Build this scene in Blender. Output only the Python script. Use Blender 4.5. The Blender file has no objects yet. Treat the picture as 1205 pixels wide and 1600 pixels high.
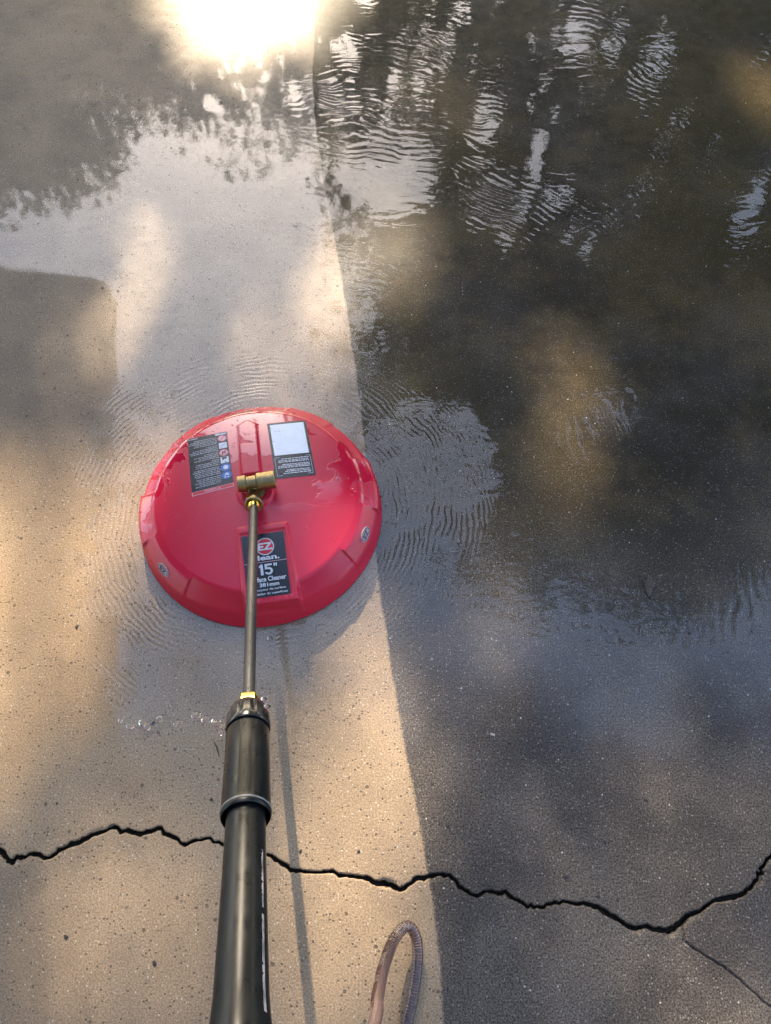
import bpy, math, random
import numpy as np
from mathutils import Vector, Matrix, noise as mnoise

R = math.radians
random.seed(7)
rng = np.random.default_rng(11)
sc = bpy.context.scene
col = sc.collection

# ------------------------------------------------------------------ camera
CAM_H = 1.1917
cam = bpy.data.cameras.new('camera')
cam.sensor_fit = 'VERTICAL'
cam.sensor_height = 36.0
cam.lens = 36.0 * 1250 / 1600
cam.clip_start = 0.02
cam.clip_end = 1000
cam_o = bpy.data.objects.new('camera', cam)
col.objects.link(cam_o)
cam_o.location = (0, 0, CAM_H)
cam_o.rotation_euler = (R(90 - 63), 0, 0)
sc.camera = cam_o

# ------------------------------------------------------------------ sky, sun, exposure
SUN_EL, SUN_AZ = 30.2, -9.0                      # azimuth from +Y, towards +X
world = bpy.data.worlds.new('World')
sc.world = world
world.use_nodes = True
sky = world.node_tree.nodes.new('ShaderNodeTexSky')
sky.sky_type = 'NISHITA'
sky.sun_disc = False
sky.sun_elevation = R(SUN_EL)
sky.sun_rotation = R(SUN_AZ % 360)
sky.air_density = 1.0
sky.dust_density = 1.5
sky.ozone_density = 0.8
bg = world.node_tree.nodes['Background']
world.node_tree.links.new(sky.outputs[0], bg.inputs[0])
bg.inputs[1].default_value = 0.15
SUN = Vector((math.sin(R(SUN_AZ)) * math.cos(R(SUN_EL)), math.cos(R(SUN_AZ)) * math.cos(R(SUN_EL)), math.sin(R(SUN_EL))))
sl = bpy.data.lights.new('sun', 'SUN')
sl.energy = 3.4
sl.angle = R(0.53)
sl.color = (1.0, 0.84, 0.62)
sun_o = bpy.data.objects.new('sun', sl)
col.objects.link(sun_o)
sun_o.rotation_euler = (-SUN).to_track_quat('-Z', 'Y').to_euler()
sun_o.location = SUN * 30
sc.view_settings.view_transform = 'Standard'
sc.view_settings.look = 'None'
sc.view_settings.exposure = 2.2
sc.view_settings.gamma = 1.0
sc.view_settings.use_curve_mapping = False
sc.render.engine = 'CYCLES'
sc.cycles.use_denoising = True
sc.cycles.max_bounces = 7
sc.cycles.diffuse_bounces = 2
sc.cycles.glossy_bounces = 3
sc.cycles.transmission_bounces = 6
sc.cycles.transparent_max_bounces = 8
sc.cycles.sample_clamp_indirect = 6.0


# ------------------------------------------------------------------ node helpers
class NT:
    def __init__(self, name):
        self.m = bpy.data.materials.new(name)
        self.m.use_nodes = True
        self.t = self.m.node_tree
        self.t.nodes.clear()
        self.out = self.t.nodes.new('ShaderNodeOutputMaterial')
        self._pos = None

    def put(self, sock, v):
        if v is None:
            return
        if isinstance(v, bpy.types.NodeSocket):
            self.t.links.new(v, sock)
        elif isinstance(v, (tuple, list)) and len(v) == 3 and sock.type == 'RGBA':
            sock.default_value = (*v, 1)
        else:
            sock.default_value = v

    def node(self, kind, **props):
        n = self.t.nodes.new(kind)
        for k, v in props.items():
            setattr(n, k, v)
        return n

    def pos(self):
        if not self._pos:
            self._pos = self.node('ShaderNodeTexCoord').outputs['Object']
        return self._pos

    def sep(self, v):
        n = self.node('ShaderNodeSeparateXYZ')
        self.put(n.inputs[0], v)
        return n.outputs

    def comb(self, x, y, z):
        n = self.node('ShaderNodeCombineXYZ')
        for s, v in zip(n.inputs, (x, y, z)):
            self.put(s, v)
        return n.outputs[0]

    def math(self, op, a, b=None, c=None, clamp=False):
        n = self.node('ShaderNodeMath', operation=op, use_clamp=clamp)
        for s, v in zip(n.inputs, (a, b, c)):
            self.put(s, v)
        return n.outputs[0]

    def add(self, a, b): return self.math('ADD', a, b)
    def sub(self, a, b): return self.math('SUBTRACT', a, b)
    def mul(self, a, b): return self.math('MULTIPLY', a, b)

    def step(self, v, lo, hi, a=0.0, b=1.0):
        n = self.node('ShaderNodeMapRange', interpolation_type='SMOOTHSTEP')
        for s, x in zip(n.inputs, (v, lo, hi, a, b)):
            self.put(s, x)
        return n.outputs[0]

    def noise(self, scale, detail=3.0, rough=0.55, vec=None, dist=0.0):
        n = self.node('ShaderNodeTexNoise')
        self.put(n.inputs['Vector'], vec or self.pos())
        self.put(n.inputs['Scale'], scale)
        self.put(n.inputs['Detail'], detail)
        self.put(n.inputs['Roughness'], rough)
        self.put(n.inputs['Distortion'], dist)
        return n.outputs[0]

    def cells(self, scale, vec=None):
        n = self.node('ShaderNodeTexVoronoi')
        self.put(n.inputs['Vector'], vec or self.pos())
        self.put(n.inputs['Scale'], scale)
        r = self.sep(n.outputs['Color'])
        return n.outputs['Distance'], r[0], r[1]

    def vmul(self, v, s):
        n = self.node('ShaderNodeVectorMath', operation='MULTIPLY')
        self.put(n.inputs[0], v)
        self.put(n.inputs[1], s)
        return n.outputs[0]

    def mix(self, f, a, b, blend='MIX'):
        n = self.node('ShaderNodeMix', data_type='RGBA', blend_type=blend)
        self.put(n.inputs[0], f)
        self.put(n.inputs[6], a)
        self.put(n.inputs[7], b)
        return n.outputs[2]

    def bump(self, h, dist=1.0, strength=1.0, normal=None):
        n = self.node('ShaderNodeBump')
        self.put(n.inputs['Height'], h)
        self.put(n.inputs['Distance'], dist)
        self.put(n.inputs['Strength'], strength)
        self.put(n.inputs['Normal'], normal)
        return n.outputs[0]

    def pbr(self, **kw):
        n = self.node('ShaderNodeBsdfPrincipled')
        for k, v in kw.items():
            self.put(n.inputs[k.replace('_', ' ')], v)
        return n.outputs[0]

    def done(self, sh):
        self.t.links.new(sh, self.out.inputs[0])
        return self.m


def simple(name, color, rough=0.5, metal=0.0, var=0.12, nscale=60, bumpd=0.0, coat=0.0, spec=0.5):
    m = NT(name)
    n = m.noise(nscale, 4)
    c = m.mix(m.step(n, 0.3, 0.7), tuple(v * (1 - var) for v in color), tuple(min(1, v * (1 + var)) for v in color))
    nor = m.bump(m.noise(nscale * 4, 3), bumpd) if bumpd else None
    return m.done(m.pbr(Base_Color=c, Roughness=m.step(n, 0.25, 0.75, max(0.02, rough - 0.08), rough + 0.08), Metallic=metal,
                        Normal=nor, Coat_Weight=coat, Coat_Roughness=0.05, Specular_IOR_Level=spec))


# ------------------------------------------------------------------ materials
EDGE = np.array([(-0.1852, 2.1136), (-0.1684, 1.7834), (-0.1565, 1.561), (-0.1317, 1.3804), (-0.0927, 1.1811), (-0.0701, 1.0177),
                 (-0.0542, 0.8687), (-0.0398, 0.7455), (-0.0129, 0.4918), (0.0044, 0.3648), (0.0258, 0.2394), (0.0446, 0.142),
                 (0.0623, 0.0283), (0.0678, -0.0468), (0.0682, -0.1173), (0.066, -0.19)])
EDGE_POLY = np.polyfit(EDGE[:, 1], EDGE[:, 0], 6)


def mat_concrete():
    m = NT('wet_concrete')
    x, y, z = m.sep(m.pos())
    yc = m.math('MINIMUM', m.math('MAXIMUM', y, -0.2), 2.1)
    acc = float(EDGE_POLY[0])
    for c in EDGE_POLY[1:]:
        acc = m.add(m.mul(acc, yc), float(c))
    wob = m.add(m.mul(m.sub(m.noise(14, 3), 0.5), 0.010), m.mul(m.sub(m.noise(260, 3), 0.5), 0.007))
    dirty = m.step(m.add(m.sub(x, acc), wob), -0.002, 0.0035)
    # washed side: sandy grey tan
    big = m.noise(3.4, 6, 0.62)
    clean = m.mix(m.step(big, 0.36, 0.64), (0.245, 0.183, 0.125), (0.36, 0.265, 0.172))
    rusty = m.step(m.noise(1.7, 5, vec=m.vmul(m.pos(), (1.0, 0.7, 1.0))), 0.52, 0.72)
    clean = m.mix(m.mul(rusty, 0.5), clean, (0.34, 0.225, 0.12))
    stain = m.step(m.noise(13, 6, 0.7, dist=0.4), 0.54, 0.72)
    clean = m.mix(m.mul(stain, 0.42), clean, (0.15, 0.115, 0.082))
    grain = m.noise(420, 3, 0.7)
    clean = m.mix(1.0, clean, m.mix(m.step(grain, 0.3, 0.7), (0.60, 0.60, 0.61), (1.28, 1.27, 1.24)), 'MULTIPLY')
    d1, r1, s1 = m.cells(230)
    pit = m.mul(m.step(r1, 0.15, 0.12), m.step(d1, 0.42, 0.20))
    d3, r3, s3 = m.cells(75)
    pit2 = m.mul(m.step(r3, 0.10, 0.08), m.step(m.add(d3, m.mul(m.noise(300), 0.2)), 0.34, 0.22))
    clean = m.mix(m.mul(m.math('MAXIMUM', pit, pit2), 0.75), clean, (0.085, 0.068, 0.05))
    d2, r2, s2 = m.cells(300)
    pale_grain = m.mul(m.step(r2, 0.92, 0.95), m.step(d2, 0.40, 0.22))  # pale grains set in the washed concrete
    clean = m.mix(m.mul(pale_grain, 0.55), clean, (0.62, 0.56, 0.48))
    # unwashed side: black-grey grime with pale sand grains, brown and green algae film
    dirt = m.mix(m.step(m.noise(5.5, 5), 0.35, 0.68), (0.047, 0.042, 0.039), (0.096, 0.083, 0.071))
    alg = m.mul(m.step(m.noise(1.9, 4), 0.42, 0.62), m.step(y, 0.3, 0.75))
    dirt = m.mix(m.mul(m.step(y, 0.30, 0.75), m.step(m.noise(7, 5, 0.65), 0.3, 0.7, 0.6, 0.95)), dirt, m.mix(m.step(m.noise(4.5, 6, 0.7), 0.42, 0.62), (0.021, 0.016, 0.009), (0.062, 0.045, 0.020)))  # brown grime farther out, darkened further for the shade under the trees
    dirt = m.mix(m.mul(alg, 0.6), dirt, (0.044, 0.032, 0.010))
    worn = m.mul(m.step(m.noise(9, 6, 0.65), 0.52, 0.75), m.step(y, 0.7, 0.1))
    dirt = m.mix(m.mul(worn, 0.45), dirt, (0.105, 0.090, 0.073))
    dirt = m.mix(1.0, dirt, m.mix(m.step(grain, 0.3, 0.7), (0.28, 0.28, 0.28), (2.1, 2.0, 1.88)), 'MULTIPLY')
    sand = m.mul(m.step(r2, 0.72, 0.78), m.step(d2, 0.42, 0.2))
    d4, r4, s4 = m.cells(140)
    sand2 = m.mul(m.step(r4, 0.975, 0.985), m.step(d4, 0.22, 0.10))
    dirt = m.mix(m.mul(m.mul(sand, m.step(s2, 0.0, 1.0, 0.15, 0.7)), m.step(y, 0.3, 1.0, 1.0, 0.6)), dirt, (0.30, 0.28, 0.25))
    dirt = m.mix(m.mul(sand2, 0.9), dirt, (0.5, 0.48, 0.44))
    blot = m.step(m.noise(46, 2), 0.74, 0.79)
    dirt = m.mix(m.mul(blot, 0.6), dirt, (0.016, 0.014, 0.014))
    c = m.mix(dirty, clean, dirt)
    # soil packed in the crack
    soil = m.step(z, -0.002, -0.006)
    c = m.mix(soil, c, (0.022, 0.017, 0.012))
    h = m.add(m.mul(grain, 0.0005), m.mul(m.math('MAXIMUM', pit, pit2), -0.0008))
    h = m.add(h, m.mul(m.mul(sand, dirty), 0.00015))
    nor = m.bump(h, 1.0, 0.85)
    rough = m.step(m.noise(30, 3), 0.3, 0.7, 0.36, 0.52)
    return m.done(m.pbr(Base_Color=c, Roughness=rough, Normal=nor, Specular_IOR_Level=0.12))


HUB = (-0.2059, 0.6044)


def mat_film():
    m = NT('water_film')
    x, y, z = m.sep(m.pos())
    dx, dy = m.sub(x, HUB[0]), m.sub(y, HUB[1])
    r = m.math('SQRT', m.add(m.mul(dx, dx), m.mul(dy, dy)))
    warp = m.noise(5.0, 2)
    patch = m.step(m.noise(4.2, 3), 0.40, 0.66)
    # rings thrown out by the spinning jets, close to the housing
    ph = m.add(m.mul(r, 2 * math.pi / 0.0088), m.add(m.mul(warp, 34.0), m.mul(m.noise(17, 2), 15.0)))
    env = m.mul(m.step(r, 0.19, 0.23), m.step(r, 0.42, 0.24))
    h1 = m.mul(m.mul(m.math('SINE', ph), env), m.mul(m.step(m.noise(15, 3), 0.40, 0.62, 0.02, 1.0), 0.00016))
    # longer waves farther out
    ph2 = m.add(m.mul(r, 2 * math.pi / 0.021), m.add(m.mul(m.noise(3.1, 2), 46.0), m.mul(m.noise(11, 2), 16.0)))
    env2 = m.mul(m.step(r, 0.35, 0.6), m.mul(m.step(r, 2.2, 0.9), m.step(x, -0.30, 0.0)))
    h2 = m.mul(m.mul(m.math('SINE', ph2), env2), m.mul(patch, 0.00011))
    # cross chop on the unwashed side
    ch = m.noise(27, 2, 0.5, vec=m.vmul(m.pos(), (0.55, 1.25, 1.0)), dist=0.6)
    h3 = m.mul(m.mul(ch, m.step(x, -0.15, 0.15, 0.05, 1.0)), m.mul(m.step(m.noise(2.4, 2), 0.38, 0.6, 0.25, 1.0), 0.0006))
    calm = m.mul(m.noise(14, 2), 0.00014)
    grit = m.add(m.mul(m.noise(300, 2), 0.000010), m.mul(m.noise(45, 3), 0.00004))
    h = m.add(m.add(h1, h2), m.add(h3, m.add(calm, grit)))
    nor = m.bump(h, 1.0, 1.0)
    wet = m.mul(m.step(m.add(y, m.mul(m.sub(m.noise(6, 4), 0.5), 0.45)), 0.16, 0.42), 1.0)
    # the film thins over grains that stand proud of it
    d2, r2, s2 = m.cells(170)
    thin = m.sub(1.0, m.mul(m.mul(m.step(r2, 0.80, 0.86), m.step(d2, 0.45, 0.2)), 0.7))
    # Fresnel of a thin film, the same from above and from below
    geo = m.node('ShaderNodeNewGeometry')
    dt = m.node('ShaderNodeVectorMath', operation='DOT_PRODUCT')
    m.put(dt.inputs[0], geo.outputs['Incoming'])
    m.put(dt.inputs[1], nor)
    cs = m.math('MINIMUM', m.math('ABSOLUTE', dt.outputs['Value']), 1.0)
    f0 = 0.06
    fres = m.add(f0, m.mul(1 - f0, m.math('POWER', m.sub(1.0, cs), 5.0)))
    fac = m.mul(m.mul(fres, wet), thin)
    gl = m.node('ShaderNodeBsdfGlossy')
    gl.inputs['Roughness'].default_value = 0.012
    m.put(gl.inputs['Normal'], nor)
    soft = m.node('ShaderNodeBsdfGlossy')          # the grains that break the film scatter a little
    soft.inputs['Roughness'].default_value = 0.30
    m.put(soft.inputs['Normal'], nor)
    both = m.node('ShaderNodeMixShader')
    both.inputs[0].default_value = 0.10
    m.t.links.new(gl.outputs[0], both.inputs[1])
    m.t.links.new(soft.outputs[0], both.inputs[2])
    tr = m.node('ShaderNodeBsdfTransparent')
    mx = m.node('ShaderNodeMixShader')
    m.put(mx.inputs[0], fac)
    m.t.links.new(tr.outputs[0], mx.inputs[1])
    m.t.links.new(both.outputs[0], mx.inputs[2])
    return m.done(mx.outputs[0])


def mat_housing():
    m = NT('red_plastic')
    n1 = m.noise(11, 4, 0.55, dist=0.9)
    wetm = m.step(n1, 0.545, 0.56)
    x, y, z = m.sep(m.pos())
    wetm = m.mul(wetm, m.step(y, -0.07, 0.02))
    drop = m.noise(240, 2)
    c = m.mix(m.step(m.noise(4, 3), 0.3, 0.7), (0.50, 0.010, 0.036), (0.58, 0.013, 0.044))
    c = m.mix(m.mul(m.step(m.noise(34, 6, 0.75), 0.58, 0.75), 0.22), c, (0.34, 0.13, 0.11))
    spat = m.mul(m.step(m.noise(150, 3, 0.6), 0.66, 0.72), m.step(m.noise(7, 3), 0.48, 0.62))
    c = m.mix(m.mul(spat, 0.5), c, (0.16, 0.07, 0.05))
    hb = m.add(m.mul(wetm, 0.0006), m.mul(m.mul(m.step(drop, 0.66, 0.72), m.step(m.noise(18, 3), 0.45, 0.6)), 0.0004))
    nor = m.bump(m.add(hb, m.mul(m.noise(900, 2), 0.00004)), 1.0, 0.8)
    return m.done(m.pbr(Base_Color=c, Roughness=m.step(wetm, 0, 1, 0.33, 0.06), Normal=nor, Specular_IOR_Level=0.5,
                        Coat_Weight=m.mul(wetm, 0.6), Coat_Roughness=0.03))


M = {}
M['concrete'] = mat_concrete()
M['film'] = mat_film()
M['red'] = mat_housing()
M['brass'] = simple('weathered_brass', (0.30, 0.225, 0.105), 0.40, 1.0, 0.18, 120, 0.0004)
M['brass_clean'] = simple('bright_brass', (0.75, 0.48, 0.10), 0.25, 1.0, 0.15, 120, 0.0001)
M['steel'] = simple('wet_dark_steel', (0.030, 0.031, 0.033), 0.36, 0.25, 0.15, 200, 0.00005)
M['black'] = simple('black_plastic', (0.0065, 0.0072, 0.0080), 0.33, 0.0, 0.15, 50, 0.00003, spec=0.33)
M['black_wet'] = simple('wet_black_plastic', (0.013, 0.013, 0.014), 0.18, 0.0, 0.3, 90, 0.0001)
M['label_black'] = simple('label_black', (0.012, 0.013, 0.017), 0.3, var=0.1)
M['label_white'] = simple('label_white', (0.74, 0.75, 0.77), 0.35, var=0.04)
M['label_red'] = simple('label_red', (0.60, 0.03, 0.04), 0.35, var=0.06)
M['label_pink'] = simple('label_pale_red', (0.72, 0.42, 0.45), 0.4, var=0.1)
M['label_blue'] = simple('label_blue', (0.03, 0.13, 0.42), 0.35, var=0.08)
M['print'] = simple('print_white', (0.62, 0.63, 0.66), 0.45, var=0.05)
M['print_dim'] = simple('print_grey', (0.40, 0.41, 0.44), 0.45, var=0.15)
M['badge'] = simple('badge_print', (0.46, 0.34, 0.36), 0.4, var=0.1)
M['lip'] = simple('worn_lip_highlight', (0.16, 0.16, 0.155), 0.35, var=0.3, nscale=120)
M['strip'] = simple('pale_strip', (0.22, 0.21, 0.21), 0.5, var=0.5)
M['grit'] = simple('dark_grit', (0.028, 0.024, 0.02), 0.6, var=0.4, nscale=300)
M['pebble'] = simple('pale_pebble', (0.27, 0.25, 0.22), 0.5, var=0.1, nscale=300)
M['leaf_litter'] = simple('brown_leaf_litter', (0.05, 0.032, 0.02), 0.5, var=0.4, nscale=200)
M['bark'] = simple('bark', (0.085, 0.065, 0.048), 0.9, var=0.4, nscale=9, bumpd=0.01)
M['soffit'] = simple('soffit_boards', (0.055, 0.045, 0.036), 0.7, var=0.2, nscale=5)
M['fascia'] = simple('fascia_paint', (0.10, 0.085, 0.07), 0.6, var=0.1, nscale=5)
M['stucco'] = simple('tan_stucco', (0.13, 0.105, 0.08), 0.9, var=0.1, nscale=6, bumpd=0.004)
M['hose_wire'] = simple('hose_braid', (0.10, 0.035, 0.035), 0.5, var=0.2, nscale=200)
M['hose_print'] = simple('hose_print', (0.045, 0.014, 0.014), 0.5, var=0.2, nscale=200)


def mat_leaf(name, a, b):
    m = NT(name)
    oi = m.noise(1.6, 3)
    c = m.mix(m.step(oi, 0.3, 0.7), a, b)
    d = m.node('ShaderNodeBsdfDiffuse')
    m.put(d.inputs[0], c)
    t = m.node('ShaderNodeBsdfTranslucent')
    m.put(t.inputs[0], m.mix(1.0, c, (1.1, 1.25, 0.5), 'MULTIPLY'))
    mx = m.node('ShaderNodeMixShader')
    mx.inputs[0].default_value = 0.16
    m.t.links.new(d.outputs[0], mx.inputs[1])
    m.t.links.new(t.outputs[0], mx.inputs[2])
    return m.done(mx.outputs[0])


M['leaf'] = mat_leaf('leaf_dark', (0.030, 0.050, 0.016), (0.055, 0.075, 0.022))
M['leaf2'] = mat_leaf('leaf_mid', (0.045, 0.065, 0.018), (0.080, 0.100, 0.030))


def mat_clear(name, color, rough, ior):
    m = NT(name)
    return m.done(m.pbr(Base_Color=color, Roughness=rough, IOR=ior, Transmission_Weight=1.0))


M['water'] = mat_clear('clear_water', (1, 1, 1), 0.0, 1.33)


def mat_hose():
    m = NT('clear_hose')
    c = m.mix(m.step(m.noise(70, 3), 0.3, 0.7), (0.60, 0.46, 0.45), (0.72, 0.58, 0.56))
    return m.done(m.pbr(Base_Color=c, Roughness=0.12, IOR=1.33, Transmission_Weight=0.92, Coat_Weight=0.5, Coat_Roughness=0.05))


M['hose'] = mat_hose()


def mat_grass():
    m = NT('lawn')
    c = m.mix(m.step(m.noise(0.8, 6), 0.3, 0.7), (0.035, 0.055, 0.015), (0.09, 0.10, 0.035))
    return m.done(m.pbr(Base_Color=c, Roughness=0.9, Normal=m.bump(m.noise(40, 4), 0.03)))


M['lawn'] = mat_grass()


# ------------------------------------------------------------------ mesh helpers
def mesh_obj(name, verts, faces, mat, parent=None, smooth=False, loc=None):
    me = bpy.data.meshes.new(name)
    verts = np.asarray(verts, np.float32).reshape(-1, 3)
    if isinstance(faces, np.ndarray):
        nf, k = faces.shape
        me.vertices.add(len(verts))
        me.vertices.foreach_set('co', verts.ravel())
        me.loops.add(nf * k)
        me.loops.foreach_set('vertex_index', faces.astype(np.int32).ravel())
        me.polygons.add(nf)
        me.polygons.foreach_set('loop_start', np.arange(nf, dtype=np.int32) * k)
        me.polygons.foreach_set('loop_total', np.full(nf, k, np.int32))
        me.update(calc_edges=True)
    else:
        me.from_pydata([tuple(map(float, v)) for v in verts], [], [tuple(f) for f in faces])
    me.validate()
    if smooth:
        me.polygons.foreach_set('use_smooth', np.ones(len(me.polygons), bool))
    me.materials.append(mat)
    o = bpy.data.objects.new(name, me)
    col.objects.link(o)
    if parent:
        o.parent = parent
    if loc is not None:
        o.location = loc
    return o


def tag(o, label=None, cat=None, group=None, kind=None):
    for k, v in (('label', label), ('category', cat), ('group', group), ('kind', kind)):
        if v:
            o[k] = v
    return o


def empty(name, loc=(0, 0, 0), rz=0.0):
    o = bpy.data.objects.new(name, None)
    col.objects.link(o)
    o.location = loc
    o.rotation_euler = (0, 0, rz)
    o.empty_display_size = 0.05
    return o


def grid_faces(nu, nv, wrap=False):
    i = np.arange(nu if wrap else nu - 1)
    j = np.arange(nv - 1)
    I, J = np.meshgrid(i, j, indexing='ij')
    I2 = (I + 1) % nu
    return np.stack([I * nv + J, I2 * nv + J, I2 * nv + J + 1, I * nv + J + 1], -1).reshape(-1, 4)


def lathe(name, prof, mat, parent, n=64, mod=None, axis='Z', smooth=True):
    """prof: list of (s, r) along the local axis"""
    prof = np.array(prof, float)
    th = np.arange(n) * 2 * math.pi / n
    T, S = np.meshgrid(th, prof[:, 0], indexing='ij')
    Rr = np.broadcast_to(prof[:, 1], T.shape).copy()
    if mod is not None:
        Rr = mod(T, S, Rr)
    if axis == 'Z':
        v = np.stack([Rr * np.cos(T), Rr * np.sin(T), S], -1)
    elif axis == 'X':
        v = np.stack([S, Rr * np.cos(T), Rr * np.sin(T)], -1)
    else:
        v = np.stack([Rr * np.sin(T), S, Rr * np.cos(T)], -1)
    o = mesh_obj(name, v, grid_faces(n, len(prof), True), mat, parent, smooth)
    if smooth:
        es = o.modifiers.new('edge_split', 'EDGE_SPLIT')
        es.split_angle = R(38)
    return o


def tube_geo(pts, rad, n=8):
    pts = [Vector(p) for p in pts]
    V, F = [], []
    up = Vector((0.13, 0.31, 0.94))
    for i, p in enumerate(pts):
        t = (pts[min(i + 1, len(pts) - 1)] - pts[max(i - 1, 0)]).normalized()
        a = t.cross(up)
        if a.length < 1e-3:
            a = t.cross(Vector((1, 0, 0)))
        a.normalize()
        b = t.cross(a)
        up = -b if (-b).dot(up) > 0 else b
        a = t.cross(up).normalized()
        b = t.cross(a)
        r = rad[i] if hasattr(rad, '__len__') else rad
        for k in range(n):
            th = 2 * math.pi * k / n
            V.append(p + (a * math.cos(th) + b * math.sin(th)) * r)
    for i in range(len(pts) - 1):
        for k in range(n):
            F.append((i * n + k, i * n + (k + 1) % n, (i + 1) * n + (k + 1) % n, (i + 1) * n + k))
    F.append(tuple(range(n))[::-1])
    F.append(tuple((len(pts) - 1) * n + k for k in range(n)))
    return V, F


def box_geo(x0, x1, y0, y1, z0, z1):
    V = [(x, y, z) for z in (z0, z1) for y in (y0, y1) for x in (x0, x1)]
    F = [(0, 2, 3, 1), (4, 5, 7, 6), (0, 1, 5, 4), (2, 6, 7, 3), (0, 4, 6, 2), (1, 3, 7, 5)]
    return V, F


def sm(v, lo, hi):
    t = np.clip((v - lo) / (hi - lo), 0, 1)
    return t * t * (3 - 2 * t)


# ------------------------------------------------------------------ ground
lawn = mesh_obj('lawn', [(-450, -450, -0.05), (450, -450, -0.05), (450, 450, -0.05), (-450, 450, -0.05)], [(0, 1, 2, 3)], M['lawn'])
tag(lawn, 'lawn around the concrete driveway', kind='structure')

CRACK = np.array([(-1.12, 0.10), (-1.03, 0.115), (-0.94, 0.09), (-0.87, 0.12), (-0.80, 0.13), (-0.70, 0.105), (-0.62, 0.112), (-0.5588, 0.0936), (-0.5301, 0.0838), (-0.517, 0.0717), (-0.4899, 0.0806), (-0.46, 0.0757), (-0.4429, 0.0879),
                  (-0.4183, 0.0985), (-0.381, 0.1151), (-0.3469, 0.1068), (-0.3122, 0.1134), (-0.2831, 0.0936), (-0.2502, 0.1002),
                  (-0.2185, 0.092), (-0.1647, 0.0798), (-0.1285, 0.0597), (-0.0805, 0.0581), (-0.0369, 0.0518), (-0.0022, 0.0439),
                  (0.0194, 0.0353), (0.0456, 0.0502), (0.0761, 0.0549), (0.0974, 0.0439), (0.114, 0.0306), (0.1616, 0.0337),
                  (0.1902, 0.0144), (0.2115, 0.0144), (0.2379, 0.0221), (0.2842, 0.0144), (0.3238, -0.0084), (0.3613, -0.0121),
                  (0.3825, -0.0114), (0.402, 0.0037), (0.444, 0.0236), (0.4842, 0.0314), (0.5049, 0.0478), (0.5144, 0.0637),
                  (0.5284, 0.0757), (0.5544, 0.0936), (0.62, 0.10), (0.70, 0.125), (0.80, 0.13), (0.88, 0.10), (0.97, 0.12), (1.05, 0.095), (1.12, 0.11)])
HAIR = np.array([(0.397, 0.002), (0.3912, -0.0248), (0.4152, -0.041), (0.4377, -0.054), (0.4624, -0.0755), (0.4866, -0.0966),
                 (0.5063, -0.1173), (0.53, -0.135), (0.57, -0.15)])


def jag(line, n_sub, amp, seed):
    r = np.random.default_rng(seed)
    out = [line[0]]
    for a, b in zip(line[:-1], line[1:]):
        d = b - a
        nrm = np.array([-d[1], d[0]]) / (np.hypot(*d) + 1e-9)
        for k in range(1, n_sub):
            out.append(a + d * k / n_sub + nrm * r.normal(0, amp))
        out.append(b)
    return np.array(out)


def dist_poly(P, line):
    D = np.full(len(P), 9.0)
    for a, b in zip(line[:-1], line[1:]):
        near = np.abs(P[:, 0] - (a[0] + b[0]) / 2) < abs(b[0] - a[0]) / 2 + 0.02
        q = P[near]
        ab = b - a
        t = np.clip(((q - a) @ ab) / (ab @ ab + 1e-12), 0, 1)
        D[near] = np.minimum(D[near], np.hypot(*(q - a - t[:, None] * ab).T))
    return D


def smooth_noise(P, scale, seed):
    """value noise on the plane, about -1..1"""
    r = np.random.default_rng(seed)
    tab = r.uniform(-1, 1, (256, 256))
    q = P * scale + 1000.0
    i = np.floor(q).astype(int)
    f = q - i
    f = f * f * (3 - 2 * f)
    g = lambda a, b: tab[(i[:, 0] + a) % 256, (i[:, 1] + b) % 256]
    return ((g(0, 0) * (1 - f[:, 0]) + g(1, 0) * f[:, 0]) * (1 - f[:, 1]) + (g(0, 1) * (1 - f[:, 0]) + g(1, 1) * f[:, 0]) * f[:, 1])


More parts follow.
